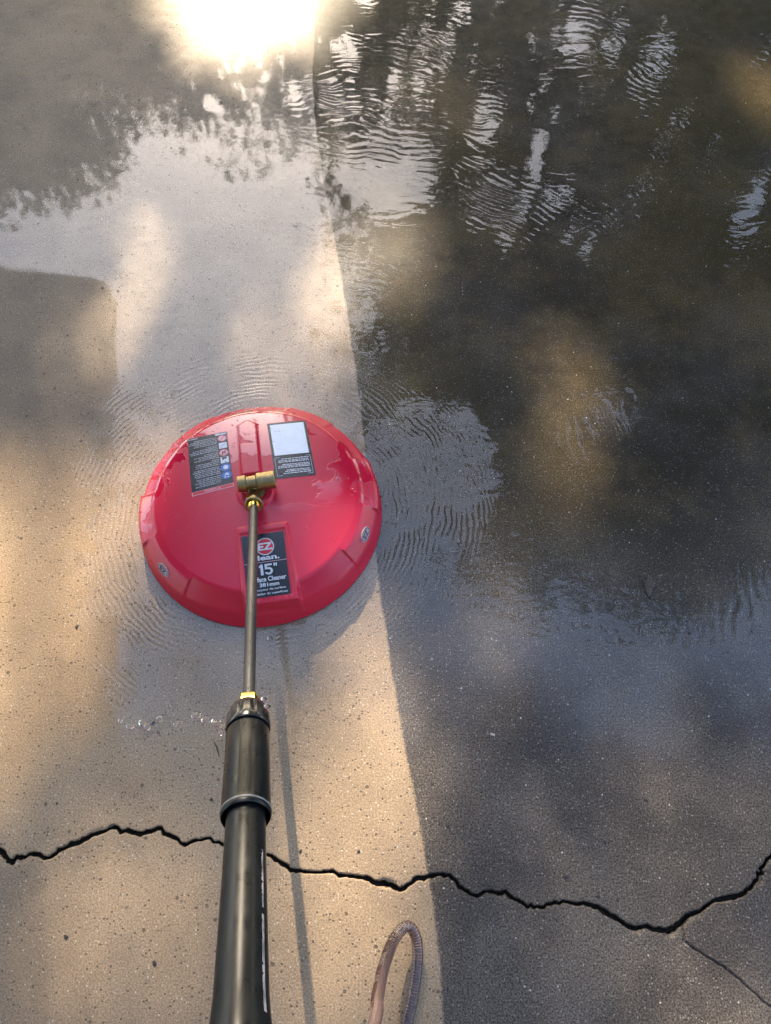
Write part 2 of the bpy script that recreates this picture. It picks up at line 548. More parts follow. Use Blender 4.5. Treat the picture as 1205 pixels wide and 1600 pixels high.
def build_driveway():
    X0, X1, Y0, Y1 = -1.10, 1.10, -0.20, 0.19
    st = 0.0014
    xs = np.linspace(X0, X1, int((X1 - X0) / st) + 1)
    ys = np.linspace(Y0, Y1, int((Y1 - Y0) / st) + 1)
    Xg, Yg = np.meshgrid(xs, ys, indexing='ij')
    P = np.stack([Xg.ravel(), Yg.ravel()], -1)
    d = dist_poly(P, jag(CRACK, 5, 0.0015, 3))
    w = 0.0013 + 0.0013 * smooth_noise(P, 21, 1) + 0.0010 * smooth_noise(P, 190, 2)
    w = np.maximum(w, 0.0007)
    z = -0.012 * (1 - sm(d, w, w + 0.0015))
    chip = np.maximum(smooth_noise(P, 45, 5), 0) ** 2
    z -= 0.0045 * chip * (1 - sm(d, w + 0.001, w + 0.008))
    dh = dist_poly(P, jag(HAIR, 4, 0.0007, 4))
    wh = 0.0004 + 0.0003 * smooth_noise(P, 60, 6)
    z = np.minimum(z, -0.0035 * (1 - sm(dh, wh, wh + 0.0012)))
    edge = np.minimum(np.minimum(P[:, 0] - X0, X1 - P[:, 0]), np.minimum(P[:, 1] - Y0, Y1 - P[:, 1]))
    z *= sm(edge, 0.0, 0.01)
    V = np.column_stack([P, z])
    F = grid_faces(len(xs), len(ys))
    # the rest of the slab, around that fine sheet, and its sides
    b = len(V)
    ox0, ox1, oy0, oy1 = -2.7, 2.9, -5.0, 7.5
    E = [(ox0, oy0, 0), (ox1, oy0, 0), (ox1, oy1, 0), (ox0, oy1, 0), (X0, Y0, 0), (X1, Y0, 0), (X1, Y1, 0), (X0, Y1, 0),
         (ox0, oy0, -0.1), (ox1, oy0, -0.1), (ox1, oy1, -0.1), (ox0, oy1, -0.1)]
    F2 = np.array([(0, 1, 5, 4), (1, 2, 6, 5), (2, 3, 7, 6), (3, 0, 4, 7), (0, 8, 9, 1), (1, 9, 10, 2), (2, 10, 11, 3), (3, 11, 8, 0)]) + b
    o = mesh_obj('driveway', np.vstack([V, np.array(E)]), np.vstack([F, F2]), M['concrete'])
    tag(o, 'cracked concrete driveway, washed pale on one side and black with grime on the other', kind='structure')
    return o


build_driveway()


def build_film():
    n = 120
    xs = np.linspace(-1.5, 1.5, n)
    near = 0.06 + 0.03 * np.sin(xs * 7) + 0.02 * np.sin(xs * 23 + 1)
    V = [(x, y, 0.003) for x, y in zip(xs, near)] + [(x, 3.4 + 0.1 * math.sin(x * 5), 0.003) for x in xs]
    F = [(i, i + 1, n + i + 1, n + i) for i in range(n - 1)]
    o = mesh_obj('water_film', V, F, M['film'])
    tag(o, 'thin rippling film of water over the driveway, mirroring sky and trees', kind='structure')


build_film()

# ------------------------------------------------------------------ surface cleaner
cleaner = empty('surface_cleaner', (HUB[0], HUB[1], 0.0), R(9))
tag(cleaner, 'round red plastic surface cleaner standing on the wet concrete', 'surface cleaner')


def sector(th, a, b, w=1.2):
    """1 between local angles a..b (degrees), soft over w degrees"""
    mid, half = (a + b) / 2, (b - a) / 2
    d = np.abs((np.degrees(th) - mid + 180) % 360 - 180)
    return 1 - sm(d, half - w / 2, half + w / 2)


def rrect(x, y, x0, x1, y0, y1, rad):
    """signed distance to a rounded rectangle, negative inside"""
    cx, cy, hx, hy = (x0 + x1) / 2, (y0 + y1) / 2, (x1 - x0) / 2 - rad, (y1 - y0) / 2 - rad
    qx, qy = np.abs(x - cx) - hx, np.abs(y - cy) - hy
    return np.hypot(np.maximum(qx, 0), np.maximum(qy, 0)) + np.minimum(np.maximum(qx, qy), 0) - rad


def dome(x, y):
    """height of the moulded top over the ground"""
    r = np.hypot(x, y)
    z = 0.0745 - 0.0125 * (r / 0.16) ** 2
    # swivel seat in the middle
    z = z + 0.005 * (1 - sm(r, 0.026, 0.030)) - 0.002 * (1 - sm(r, 0.017, 0.020))
    # ridge behind the swivel, pointed at its far end
    wid = 0.0165 - 0.0 * y
    tip = 0.134 + 0.010 * (1 - np.abs(x + 0.004) / 0.0165)
    inr = np.maximum(np.abs(x + 0.004) - wid, np.maximum(0.030 - y, y - tip))
    z = z + 0.0075 * (1 - sm(inr, -0.0035, 0.0015))
    # frame that carries the brand label; its floor is flat and its outline widens to the rim
    s = (-y - 0.06) / 0.13
    cx = 0.0045 + 0.003 * s
    hw = 0.040 + 0.004 * s
    out = np.maximum(np.abs(x - cx) - hw, np.maximum(y + 0.060 - 0.0035 * np.cos(x / 0.03), -0.1875 - y))
    fr = 1 - sm(out, -0.004, 0.001)
    inn = rrect(x, y, -0.0325, 0.0405, -0.1770, -0.0700, 0.004)
    zf = 0.0775 - 0.0185 * np.clip(s, 0, 1.2) ** 1.5
    zf = zf - 0.0030 * (1 - sm(inn, -0.002, 0.001))
    z = z * (1 - fr) + np.maximum(zf, z) * fr
    return z


def build_housing():
    nth = 720
    th = np.arange(nth) * 2 * math.pi / nth
    rin = np.linspace(0.0005, 0.160, 118)
    Tg, Rg = np.meshgrid(th, rin, indexing='ij')
    X, Y = Rg * np.cos(Tg), Rg * np.sin(Tg)
    top = np.stack([X, Y, dome(X, Y)], -1)
    # rim: shoulder, chamfer, skirt.  badge panels are steeper, shoulder panels stand out
    badge = np.maximum(sector(th, 194, 228), sector(th, -43, -13))
    shou = np.maximum(np.maximum(sector(th, 167, 194), sector(th, -13, 17)), 0.4 * np.maximum(sector(th, 109, 136), sector(th, 44, 70)))
    rows = []

    def row(r0, z0, r1, z1, r2, z2):
        r = r0 + (r1 - r0) * badge + (r2 - r0) * shou
        z = z0 + (z1 - z0) * badge + (z2 - z0) * shou
        rows.append(np.stack([r * np.cos(th), r * np.sin(th), z], -1))

    row(0.1635, 0.0605, 0.1650, 0.0600, 0.1635, 0.0608)
    row(0.1660, 0.0585, 0.1700, 0.0585, 0.1665, 0.0592)
    row(0.1700, 0.0545, 0.1740, 0.0555, 0.1705, 0.0555)
    row(0.1780, 0.0470, 0.1800, 0.0490, 0.1805, 0.0492)
    row(0.1865, 0.0395, 0.1860, 0.0420, 0.1900, 0.0428)
    row(0.1895, 0.0360, 0.1900, 0.0370, 0.1935, 0.0392)
    row(0.1915, 0.0325, 0.1925, 0.0325, 0.1952, 0.0350)
    row(0.1950, 0.0210, 0.1955, 0.0215, 0.1970, 0.0220)
    row(0.1985, 0.0100, 0.1985, 0.0100, 0.1992, 0.0100)
    row(0.2000, 0.0070, 0.2000, 0.0070, 0.2000, 0.0070)
    row(0.2000, 0.0035, 0.2000, 0.0035, 0.2000, 0.0035)
    row(0.1960, 0.0035, 0.1960, 0.0035, 0.1960, 0.0035)
    row(0.1900, 0.0250, 0.1900, 0.0250, 0.1920, 0.0250)
    row(0.1600, 0.0480, 0.1600, 0.0480, 0.1600, 0.0480)
    row(0.0100, 0.0500, 0.0100, 0.0500, 0.0100, 0.0500)
    # the label frame runs out over the chamfer
    rim = np.stack(rows, 1)
    fine = np.linspace(0, 6, 37)
    lo = np.minimum(fine.astype(int), 5)
    f = (fine - lo)[None, :, None]
    outer = rim[:, lo] * (1 - f) + rim[:, lo + 1] * f
    x, y, z = outer[..., 0], outer[..., 1], outer[..., 2]
    s = (-y - 0.06) / 0.13
    out = np.maximum(np.abs(x - 0.0045 - 0.003 * s) - (0.040 + 0.004 * s), np.maximum(y + 0.06, -0.1875 - y))
    fr = 1 - sm(out, -0.005, 0.001)
    zf = np.maximum(z, np.where(y < -0.06, dome(x, y), 0))
    outer[..., 2] = z * (1 - fr) + zf * fr
    rim = np.concatenate([outer, rim[:, 7:]], 1)
    V = np.concatenate([top, rim], 1)
    nv = V.shape[1]
    o = mesh_obj('housing', V.reshape(-1, 3), grid_faces(nth, nv, True), M['red'], cleaner, True)
    es = o.modifiers.new('edge_split', 'EDGE_SPLIT')
    es.split_angle = R(30)
    return o


housing = build_housing()


def quad_map(c):
    """bilinear map of a label's own (u, v) in 0..1 onto the housing's plan; corners TL, TR, BR, BL"""
    tl, tr, br, bl = [np.array(q, float) for q in c]

    def f(u, v):
        u = np.asarray(u, float)[..., None]
        v = np.asarray(v, float)[..., None]
        return (bl * (1 - u) + br * u) * (1 - v) + (tl * (1 - u) + tr * u) * v
    return f


def base_z(x, y):
    return dome(x, y)


def decal(name, f, u0, u1, v0, v1, mat, parent, lift, n=10, rad=0.0):
    """thin sheet lying on the moulded top"""
    us, vs = np.linspace(u0, u1, n), np.linspace(v0, v1, n)
    U, Vv = np.meshgrid(us, vs, indexing='ij')
    xy = f(U, Vv)
    z = base_z(xy[..., 0], xy[..., 1]) + lift
    return mesh_obj(name, np.concatenate([xy, z[..., None]], -1), grid_faces(n, n), mat, parent, True)


def poly_decal(name, polys, f, mat, parent, lift):
    V, F = [], []
    for p in polys:
        p = np.array(p)
        xy = f(p[:, 0], p[:, 1])
        z = base_z(xy[:, 0], xy[:, 1]) + lift
        b = len(V)
        V += [(*a, c) for a, c in zip(xy, z)]
        F.append(tuple(range(b, b + len(p))))
    return mesh_obj(name, V, F, mat, parent)


def disc_poly(cx, cy, ru, rv, n=24):
    return [(cx + ru * math.cos(2 * math.pi * k / n), cy + rv * math.sin(2 * math.pi * k / n)) for k in range(n)]


def ring_polys(cx, cy, ru, rv, t, n=28):
    out = []
    for k in range(n):
        a, b = 2 * math.pi * k / n, 2 * math.pi * (k + 1) / n
        out.append([(cx + ru * math.cos(a), cy + rv * math.sin(a)), (cx + ru * math.cos(b), cy + rv * math.sin(b)),
                    (cx + ru * (1 - t) * math.cos(b), cy + rv * (1 - t) * math.sin(b)), (cx + ru * (1 - t) * math.cos(a), cy + rv * (1 - t) * math.sin(a))])
    return out


def text_geo(body, bold=0.0, shear=0.0):
    cu = bpy.data.curves.new('lettering', 'FONT')
    cu.body = body
    cu.size = 1.0
    cu.offset = bold
    cu.shear = shear
    cu.resolution_u = 4
    o = bpy.data.objects.new('lettering_tmp', cu)
    col.objects.link(o)
    bpy.context.view_layer.update()
    me = o.evaluated_get(bpy.context.evaluated_depsgraph_get()).to_mesh()
    v = np.array([q.co[:2] for q in me.vertices])
    fs = [tuple(p.vertices) for p in me.polygons]
    o.to_mesh_clear()
    bpy.data.objects.remove(o)
    bpy.data.curves.remove(cu)
    v -= v.min(0)
    return v, fs, v.max(0)


def text_decal(name, body, f, u0, u1, v0, v1, mat, parent, lift, bold=0.0, flip=False, shear=0.0):
    v, fs, ext = text_geo(body, bold, shear)
    t = v / ext
    if flip:
        t = 1 - t
    xy = f(u0 + (u1 - u0) * t[:, 0], v0 + (v1 - v0) * t[:, 1])
    z = base_z(xy[:, 0], xy[:, 1]) + lift
    return mesh_obj(name, np.column_stack([xy, z]), fs, mat, parent)


def mm(*c):
    return [(a / 1000, b / 1000) for a, b in c]


def beads(name, spots, parent, mat, squash=0.5):
    """joined low domes of water; spots: (centre, normal, radius)"""
    V, F = [], []
    for c, nr, r in spots:
        a = nr.orthogonal().normalized()
        b = nr.cross(a)
        base = len(V)
        V.append(c + nr * r * squash)
        for k, (rr, h) in enumerate(((0.55, 0.82), (0.9, 0.4), (1.0, -0.05))):
            for j in range(8):
                t = 2 * math.pi * j / 8
                V.append(c + (a * math.cos(t) + b * math.sin(t)) * r * rr + nr * r * squash * h)
        for j in range(8):
            F.append((base, base + 1 + j, base + 1 + (j + 1) % 8))
            for k in range(2):
                F.append((base + 1 + k * 8 + j, base + 9 + k * 8 + j, base + 9 + k * 8 + (j + 1) % 8, base + 1 + k * 8 + (j + 1) % 8))
    o = mesh_obj(name, V, F, mat, parent, True)
    o['kind'] = 'stuff'
    return o


# brand label in its frame
fb = quad_map(mm((-29, -74.5), (36.5, -74.5), (36.5, -173.5), (-28, -173.5)))
brand = decal('brand_label', fb, 0, 1, 0, 1, M['label_black'], housing, 0.0005, 24)
brand['label'] = 'black brand sticker in a raised frame on the red housing'
poly_decal('logo_rim', [disc_poly(0.53, 0.785, 0.215, 0.140, 36)], fb, M['print'], brand, 0.0008)
poly_decal('logo_disc', [disc_poly(0.53, 0.785, 0.192, 0.125, 36)], fb, M['label_red'], brand, 0.0011)
text_decal('lettering', 'EZ', fb, 0.355, 0.71, 0.725, 0.845, M['print'], brand, 0.0014, 0.035)
text_decal('lettering', 'clean.', fb, 0.20, 0.84, 0.565, 0.650, M['print'], brand, 0.0014, 0.03)
poly_decal('rule', [[(0.0, 0.535), (1.0, 0.535), (1.0, 0.543), (0.0, 0.543)]], fb, M['label_pink'], brand, 0.0008)


def numeral_polys(u0, u1, v0, v1):
    W, Hh = u1 - u0, v1 - v0
    one = [[(0.10, 0.0), (0.29, 0.0), (0.29, 1.0), (0.15, 1.0), (0.0, 0.84), (0.0, 0.70), (0.10, 0.76)]]
    five = [[(0.42, 0.82), (0.94, 0.82), (0.94, 1.0), (0.42, 1.0)], [(0.42, 0.48), (0.58, 0.52), (0.58, 0.82), (0.42, 0.82)]]
    n = 14
    for k in range(n):
        a, b = R(130 - 290 * k / n), R(130 - 290 * (k + 1) / n)
        q = []
        for t, ro in ((a, 1), (b, 1), (b, 0), (a, 0)):
            rx, ry = (0.30, 0.34) if ro else (0.14, 0.17)
            q.append((0.67 + rx * math.cos(t), 0.335 + ry * math.sin(t)))
        five.append(q)
    return [[(u0 + p[0] * W, v0 + p[1] * Hh) for p in q] for q in one], [[(u0 + p[0] * W, v0 + p[1] * Hh) for p in q] for q in five]


one, five = numeral_polys(0.33, 0.66, 0.335, 0.505)
poly_decal('lettering', one, fb, M['print'], brand, 0.0011)
poly_decal('lettering', five, fb, M['print'], brand, 0.0011)
text_decal('lettering', '"', fb, 0.68, 0.76, 0.455, 0.505, M['print'], brand, 0.0011, 0.02)
text_decal('lettering', 'Surface Cleaner', fb, 0.08, 0.94, 0.235, 0.310, M['print'], brand, 0.0011, 0.025)
text_decal('lettering', '381mm', fb, 0.30, 0.76, 0.155, 0.215, M['print'], brand, 0.0011, 0.03)
text_decal('lettering', 'Nettoyeur de surface', fb, 0.10, 0.90, 0.088, 0.130, M['print'], brand, 0.0011, 0.015)
text_decal('lettering', 'Limpiador de superficies', fb, 0.06, 0.94, 0.025, 0.067, M['print'], brand, 0.0011, 0.015)


def word_bars(f, rows, mat, parent, lift, seed, u0=0.06, u1=0.7, h=0.011):
    """lines of print too small to read: one short bar per word; each row (v, ragged start u)"""
    r = random.Random(seed)
    P = []
    for v, us in rows:
        u = us
        while u < u1 - 0.01:
            w = min(r.uniform(0.03, 0.09), u1 - u)
            hh = h * r.uniform(0.8, 1.1)
            P.append([(u, v), (u + w, v), (u + w, v + hh), (u, v + hh)])
            u += w + r.uniform(0.010, 0.018)
    return poly_decal('fine_print', P, f, mat, parent, lift)


# warning label, printed to be read from the far side
fw = quad_map(mm((-105, 124.5), (-39, 127), (-33.5, 17.5), (-101, 11.5)))
warn = decal('warning_label', fw, 0, 1, 0.055, 1, M['label_black'], housing, 0.0004, 12)
warn['label'] = 'black warning sticker with a column of round and square pictograms'
decal('heading_strip', fw, 0, 1, -0.01, 0.052, M['label_pink'], warn, 0.0005, 8)
decal('heading_strip', fw, 0.015, 0.985, 0.0, 0.046, M['label_red'], warn, 0.0007, 8)
text_decal('lettering', 'WARNING', fw, 0.30, 0.60, 0.012, 0.036, M['label_pink'], warn, 0.0009, 0.02, True)
poly_decal('warning_triangle', [[(0.66, 0.036), (0.63, 0.010), (0.69, 0.010)]], fw, M['label_pink'], warn, 0.0009)
rows = []
vv = 0.945
for blk, starts in ((5, (0.16, 0.06, 0.02, 0.18, 0.14)), (4, (0.45, 0.10, 0.03, 0.06)), (4, (0.38, 0.12, 0.25, 0.13)), (4, (0.55, 0.16, 0.14, 0.15)), (5, (0.1, 0.07, 0.12, 0.1, 0.13)), (5, (0.14, 0.18, 0.1, 0.2, 0.1))):
    for s in starts[:blk]:
        vv -= 0.0285
        rows.append((vv, s))
    vv -= 0.014
word_bars(fw, rows, M['print_dim'], warn, 0.0006, 3, u1=0.73)
decal('white_tab', fw, 0.70, 0.985, 0.955, 0.985, M['print'], warn, 0.0006, 5)
decal('white_tab', fw, 0.02, 0.26, 0.968, 0.982, M['print_dim'], warn, 0.0006, 5)
for k, v in enumerate((0.885, 0.750, 0.615, 0.480, 0.345, 0.205)):
    if k in (0, 2):
        pc = poly_decal('pictogram', [disc_poly(0.865, v, 0.115, 0.062)], fw, M['label_pink'], warn, 0.0007)
        poly_decal('pictogram_mark', ring_polys(0.865, v, 0.112, 0.060, 0.14) + [[(0.80, v - 0.04), (0.815, v - 0.046), (0.93, v + 0.04), (0.915, v + 0.046)]], fw, M['label_red'], warn, 0.0009)
        if k == 2:
            poly_decal('pictogram_mark', [[(0.82, v - 0.03), (0.85, v - 0.035), (0.86, v + 0.02), (0.83, v + 0.02)], [(0.88, v - 0.03), (0.905, v - 0.03), (0.915, v + 0.02), (0.89, v + 0.03)]], fw, M['label_black'], warn, 0.0010)
    elif k in (1, 3):
        poly_decal('pictogram', [[(0.765, v - 0.055), (0.965, v - 0.055), (0.965, v + 0.055), (0.765, v + 0.055)]], fw, M['print'], warn, 0.0007)
        if k == 3:
            poly_decal('pictogram_mark', [[(0.80, v + 0.05), (0.93, v + 0.05), (0.90, v + 0.01), (0.86, v + 0.02), (0.82, v - 0.01)], [(0.86, v - 0.05), (0.90, v - 0.05), (0.89, v - 0.02)]], fw, M['label_black'], warn, 0.0009)
        else:
            poly_decal('pictogram_mark', [[(0.80, v - 0.03), (0.83, v - 0.035), (0.93, v + 0.02), (0.90, v + 0.03)]], fw, M['print_dim'], warn, 0.0009)
    else:
        poly_decal('pictogram', [disc_poly(0.865, v, 0.125, 0.066)], fw, M['label_blue'], warn, 0.0007)
        if k == 4:
            poly_decal('pictogram_mark', [disc_poly(0.87, v, 0.065, 0.036)], fw, M['print'], warn, 0.0009)
        else:
            poly_decal('pictogram_mark', [[(0.80, v - 0.01), (0.86, v + 0.04), (0.91, v + 0.035), (0.93, v - 0.005), (0.86, v + 0.005)], disc_poly(0.83, v - 0.03, 0.022, 0.013, 10), disc_poly(0.90, v - 0.03, 0.022, 0.013, 10)], fw, M['print'], warn, 0.0009)

# rating label with a blank white field
fr_ = quad_map(mm((28.5, 132), (93, 131.5), (98, 19), (33.5, 19)))
rate = decal('rating_label', fr_, 0, 1, 0, 1, M['label_black'], housing, 0.0004, 12)
rate['label'] = 'black rating sticker with a blank white field'
decal('blank_field', fr_, 0.065, 0.935, 0.395, 0.965, M['label_white'], rate, 0.0006, 10)
poly_decal('scuff_mark', [[(0.17, 0.83), (0.20, 0.82), (0.21, 0.835), (0.18, 0.842)], [(0.24, 0.85), (0.27, 0.855), (0.31, 0.815), (0.30, 0.81), (0.26, 0.845)], [(0.27, 0.765), (0.30, 0.755), (0.305, 0.77), (0.28, 0.775)], [(0.07, 0.652), (0.13, 0.648), (0.13, 0.655), (0.07, 0.658)]], fr_, M['print_dim'], rate, 0.0008)
bd = []
for a, b, c, d in ((0.05, 0.95, 0.04, 0.048), (0.05, 0.95, 0.352, 0.360), (0.05, 0.06, 0.048, 0.352), (0.94, 0.95, 0.048, 0.352)):
    bd.append([(a, c), (b, c), (b, d), (a, d)])
poly_decal('border_line', bd, fr_, M['print_dim'], rate, 0.0006)
word_bars(fr_, [(0.32, 0.22), (0.29, 0.14), (0.265, 0.14), (0.22, 0.22), (0.195, 0.11), (0.17, 0.10), (0.125, 0.30), (0.10, 0.26), (0.07, 0.22)], M['print'], rate, 0.0006, 9, u1=0.9, h=0.013)


rq = random.Random(12)
bs = []
while len(bs) < 170:
    x, y = rq.uniform(-0.155, 0.155), rq.uniform(-0.155, 0.155)
    if math.hypot(x, y) > 0.155 or math.hypot(x, y) < 0.045 or (abs(x) < 0.055 and y < -0.05) or (rq.random() > 0.35 and y < 0.0):
        continue
    bs.append((Vector((x, y, float(dome(np.array(x), np.array(y))) - 0.0001)), Vector((x * 0.6, y * 0.6, 1)).normalized(), rq.uniform(0.0006, 0.0020)))
beads('water_beads', bs, housing, M['water'], 0.4)


# oval maker's badges on the rim panels
def badge(angle, side):
    a = R(angle)
    e = empty('badge')
    e.parent = cleaner
    rd = Vector((math.cos(a), math.sin(a), 0))
    tg = Vector((-math.sin(a), math.cos(a), 0))
    dn = (rd * 0.0155 + Vector((0, 0, -0.0245))).normalized()       # down the panel
    nr = (tg.cross(dn)).normalized()
    if nr.dot(rd) < 0:
        nr = -nr
    org = rd * 0.1838 + Vector((0, 0, 0.0445)) + nr * 0.0012
    L, W = 0.0135, 0.0085

    def pt(u, v, h):
        return org + tg * (u * L) + dn * (v * W) + nr * h

    def plate(name, polys, mat, h):
        V, F = [], []
        for p in polys:
            b = len(V)
            V += [pt(u, v, h) for u, v in p]
            F.append(tuple(range(b, b + len(p))))
        return mesh_obj(name, V, F, mat, e)
    V = [pt(*q, 0.0) for q in disc_poly(0, 0, 1, 1, 32)]
    V += [pt(*q, -0.003) for q in disc_poly(0, 0, 1, 1, 32)]
    F = [tuple(range(32))] + [(k, (k + 1) % 32, 32 + (k + 1) % 32, 32 + k) for k in range(32)]
    mesh_obj('badge_plate', V, F, M['badge'], e)
    plate('badge_ring', ring_polys(0, 0, 0.90, 0.90, 0.10), M['label_black'], 0.0003)
    v, fs, ext = text_geo('EZ', 0.03)
    t = (v / ext - 0.5) * 1.1
    sgn = side
    mesh_obj('lettering', [pt(sgn * q[0] * 1.0, -q[1] * 0.9, 0.0004) for q in t], fs, M['label_black'], e)
    return e


badge(-28, 1)
badge(212, 1)

# brass swivel tee on the hub
TZ = 0.100
tee = empty('swivel_fitting', (0, 0, 0))
tee.parent = cleaner


def lathe_at(name, prof, mat, parent, axis, loc, n=40, rot=None, mod=None):
    o = lathe(name, prof, mat, parent, n, mod, axis)
    o.location = loc
    if rot:
        o.rotation_euler = rot
    return o


def hexmod(T, S, Rr):
    return Rr * (math.cos(math.pi / 6) / np.cos((T % (math.pi / 3)) - math.pi / 6)) * 1.06


lathe_at('run_body', [(-0.024, 0.0), (-0.024, 0.0105), (-0.0235, 0.0125), (-0.011, 0.0130), (-0.0095, 0.0105), (0.0045, 0.0105), (0.0065, 0.0138), (0.0335, 0.0142), (0.0345, 0.0130), (0.0345, 0.0085), (0.030, 0.0080), (0.030, 0.0)],
         M['brass'], tee, 'X', (0, 0.004, TZ))
lathe_at('stem', [(0.070, 0.0), (0.070, 0.0165), (0.079, 0.0165), (0.080, 0.0125), (0.100, 0.0125), (0.100, 0.0)], M['brass'], tee, 'Z', (0.002, 0.004, 0), mod=lambda T, S, Rr: np.where(S < 0.0795, hexmod(T, S, Rr), Rr))

# ------------------------------------------------------------------ spray wand
P1 = Vector((-0.2030, 0.5728, 0.098))
P2 = Vector((-0.1057, -0.0514, 0.5083))
za = (P2 - P1).normalized()
xa = (Vector((1, 0, 0)) - za * za.x).normalized()
ya = za.cross(xa)
MW = Matrix((xa, ya, za)).transposed().to_4x4()
MW.translation = P1
# branch of the tee that takes the wand (brass, part of the fitting)
Lc = (Matrix.Translation((HUB[0], HUB[1], 0)) @ Matrix.Rotation(R(9), 4, 'Z')).inverted() @ MW
br = lathe('branch', [(-0.030, 0.0), (-0.030, 0.0100), (-0.012, 0.0105), (-0.006, 0.0130), (0.004, 0.0145), (0.0065, 0.0142), (0.0075, 0.0125), (0.0070, 0.0105), (0.003, 0.010), (0.003, 0.0)], M['brass'], tee, 44)
br.matrix_local = Lc
nip = lathe('nipple', [(0.0, 0.0), (0.0, 0.0098), (0.010, 0.0098), (0.013, 0.0085), (0.016, 0.0072), (0.016, 0.0)], M['brass_clean'], tee, 40)
nip.matrix_local = Lc

wand = bpy.data.objects.new('spray_wand', None)
col.objects.link(wand)
wand.matrix_world = MW
wand.empty_display_size = 0.05
tag(wand, 'long pressure washer wand, dark steel pipe with a thick black handle', 'spray wand')
pipe = lathe('pipe', [(0.008, 0.0), (0.008, 0.0064)] + [(s, 0.0068) for s in np.linspace(0.014, 0.46, 20)] + [(0.46, 0.0)], M['steel'], wand, 40)
lathe('brass_nut', [(0.437, 0.0068), (0.438, 0.0122), (0.441, 0.0132), (0.4485, 0.0132), (0.4505, 0.0122), (0.452, 0.0118), (0.458, 0.0118)], M['brass_clean'], wand, 48,
      mod=lambda T, S, Rr: np.where((S > 0.4375) & (S < 0.451), hexmod(T, S, Rr) * 0.99, Rr))


def flute(T, S, Rr):
    w = np.clip((S - 0.4535) / 0.004, 0, 1) * np.clip((0.4755 - S) / 0.006, 0, 1)
    return Rr - 0.0022 * w * np.clip(np.cos(T * 10 + 0.3) * 1.6 - 0.5, 0, 1)


lathe('collar', [(0.449, 0.0118), (0.4495, 0.0150), (0.4525, 0.0178), (0.457, 0.0202), (0.463, 0.0219), (0.470, 0.0229), (0.477, 0.0231), (0.4825, 0.0229), (0.4840, 0.0222), (0.4842, 0.0200)],
      M['black_wet'], wand, 160, mod=flute)
lathe('sleeve', [(0.4838, 0.0196), (0.4868, 0.0196), (0.4872, 0.0213), (0.4885, 0.0219), (0.52, 0.0221), (0.55, 0.0224), (0.580, 0.0229), (0.5855, 0.0230), (0.5872, 0.0233), (0.5895, 0.0234), (0.5910, 0.0230), (0.5925, 0.0222), (0.5905, 0.0212), (0.570, 0.0200), (0.570, 0.0170)],
      M['black'], wand, 96)
lathe('grip_tube', [(0.565, 0.0175), (0.60, 0.0180), (0.65, 0.0187), (0.70, 0.0196), (0.735, 0.0203), (0.752, 0.0207), (0.766, 0.0216), (0.778, 0.0228), (0.80, 0.0233), (0.96, 0.0235), (0.97, 0.022), (0.97, 0.0)],
      M['black'], wand, 96)


lathe('lip_highlight_ring', [(0.5850, 0.0229), (0.5856, 0.02345), (0.5866, 0.02365), (0.5876, 0.02345), (0.5880, 0.0230)], M['lip'], wand, 96)  # paler ring that paints the highlight along the worn cuff lip


def along(name, s0, s1, phi, half, rfun, lift, mat, n=60, wob=0.0, seed=1):
    """thin sheet lying along the handle; phi from the upper face towards the right"""
    r = random.Random(seed)
    V, F = [], []
    for i in range(n + 1):
        s = s0 + (s1 - s0) * i / n
        lo = phi - half + wob * max(0, r.gauss(0, 1)) * (1 if i % 3 else 0.2)
        for p in (lo, (lo + phi + half) / 2, phi + half):
            rr = rfun(s) + lift
            V.append((rr * math.sin(p), rr * math.cos(p), s))
    for i in range(n):
        for k in range(2):
            F.append((i * 3 + k, i * 3 + k + 1, i * 3 + k + 4, i * 3 + k + 3))
    return mesh_obj(name, V, F, mat, wand, True)


def grip_r(s):
    return float(np.interp(s, [0.565, 0.60, 0.65, 0.70, 0.735, 0.752, 0.766, 0.778, 0.80], [0.0175, 0.018, 0.0187, 0.0196, 0.0203, 0.0207, 0.0216, 0.0228, 0.0233]))


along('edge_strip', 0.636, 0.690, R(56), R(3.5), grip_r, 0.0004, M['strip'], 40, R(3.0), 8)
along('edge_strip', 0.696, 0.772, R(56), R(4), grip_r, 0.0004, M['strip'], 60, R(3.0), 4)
along('mould_seam', 0.489, 0.582, R(-14), R(1.0), lambda s: float(np.interp(s, [0.4885, 0.58], [0.0219, 0.0229])), 0.0003, M['black'], 20)


rb = random.Random(5)
spots = []
for _ in range(95):
    s = rb.uniform(0.03, 0.435) if rb.random() < 0.55 else rb.uniform(0.26, 0.435)
    p = rb.gauss(0, 0.8)
    nr = Vector((math.sin(p), math.cos(p), 0))
    spots.append((nr * 0.0067 + Vector((0, 0, s)), nr, rb.uniform(0.0005, 0.0014)))
for _ in range(60):
    s = rb.uniform(0.49, 0.60)
    p = rb.gauss(-0.1, 0.7)
    nr = Vector((math.sin(p), math.cos(p), 0))
    rr = 0.0222 if s < 0.585 else 0.0181
    spots.append((nr * rr + Vector((0, 0, s)), nr, rb.uniform(0.0005, 0.0013)))
beads('water_beads', spots, wand, M['water'])


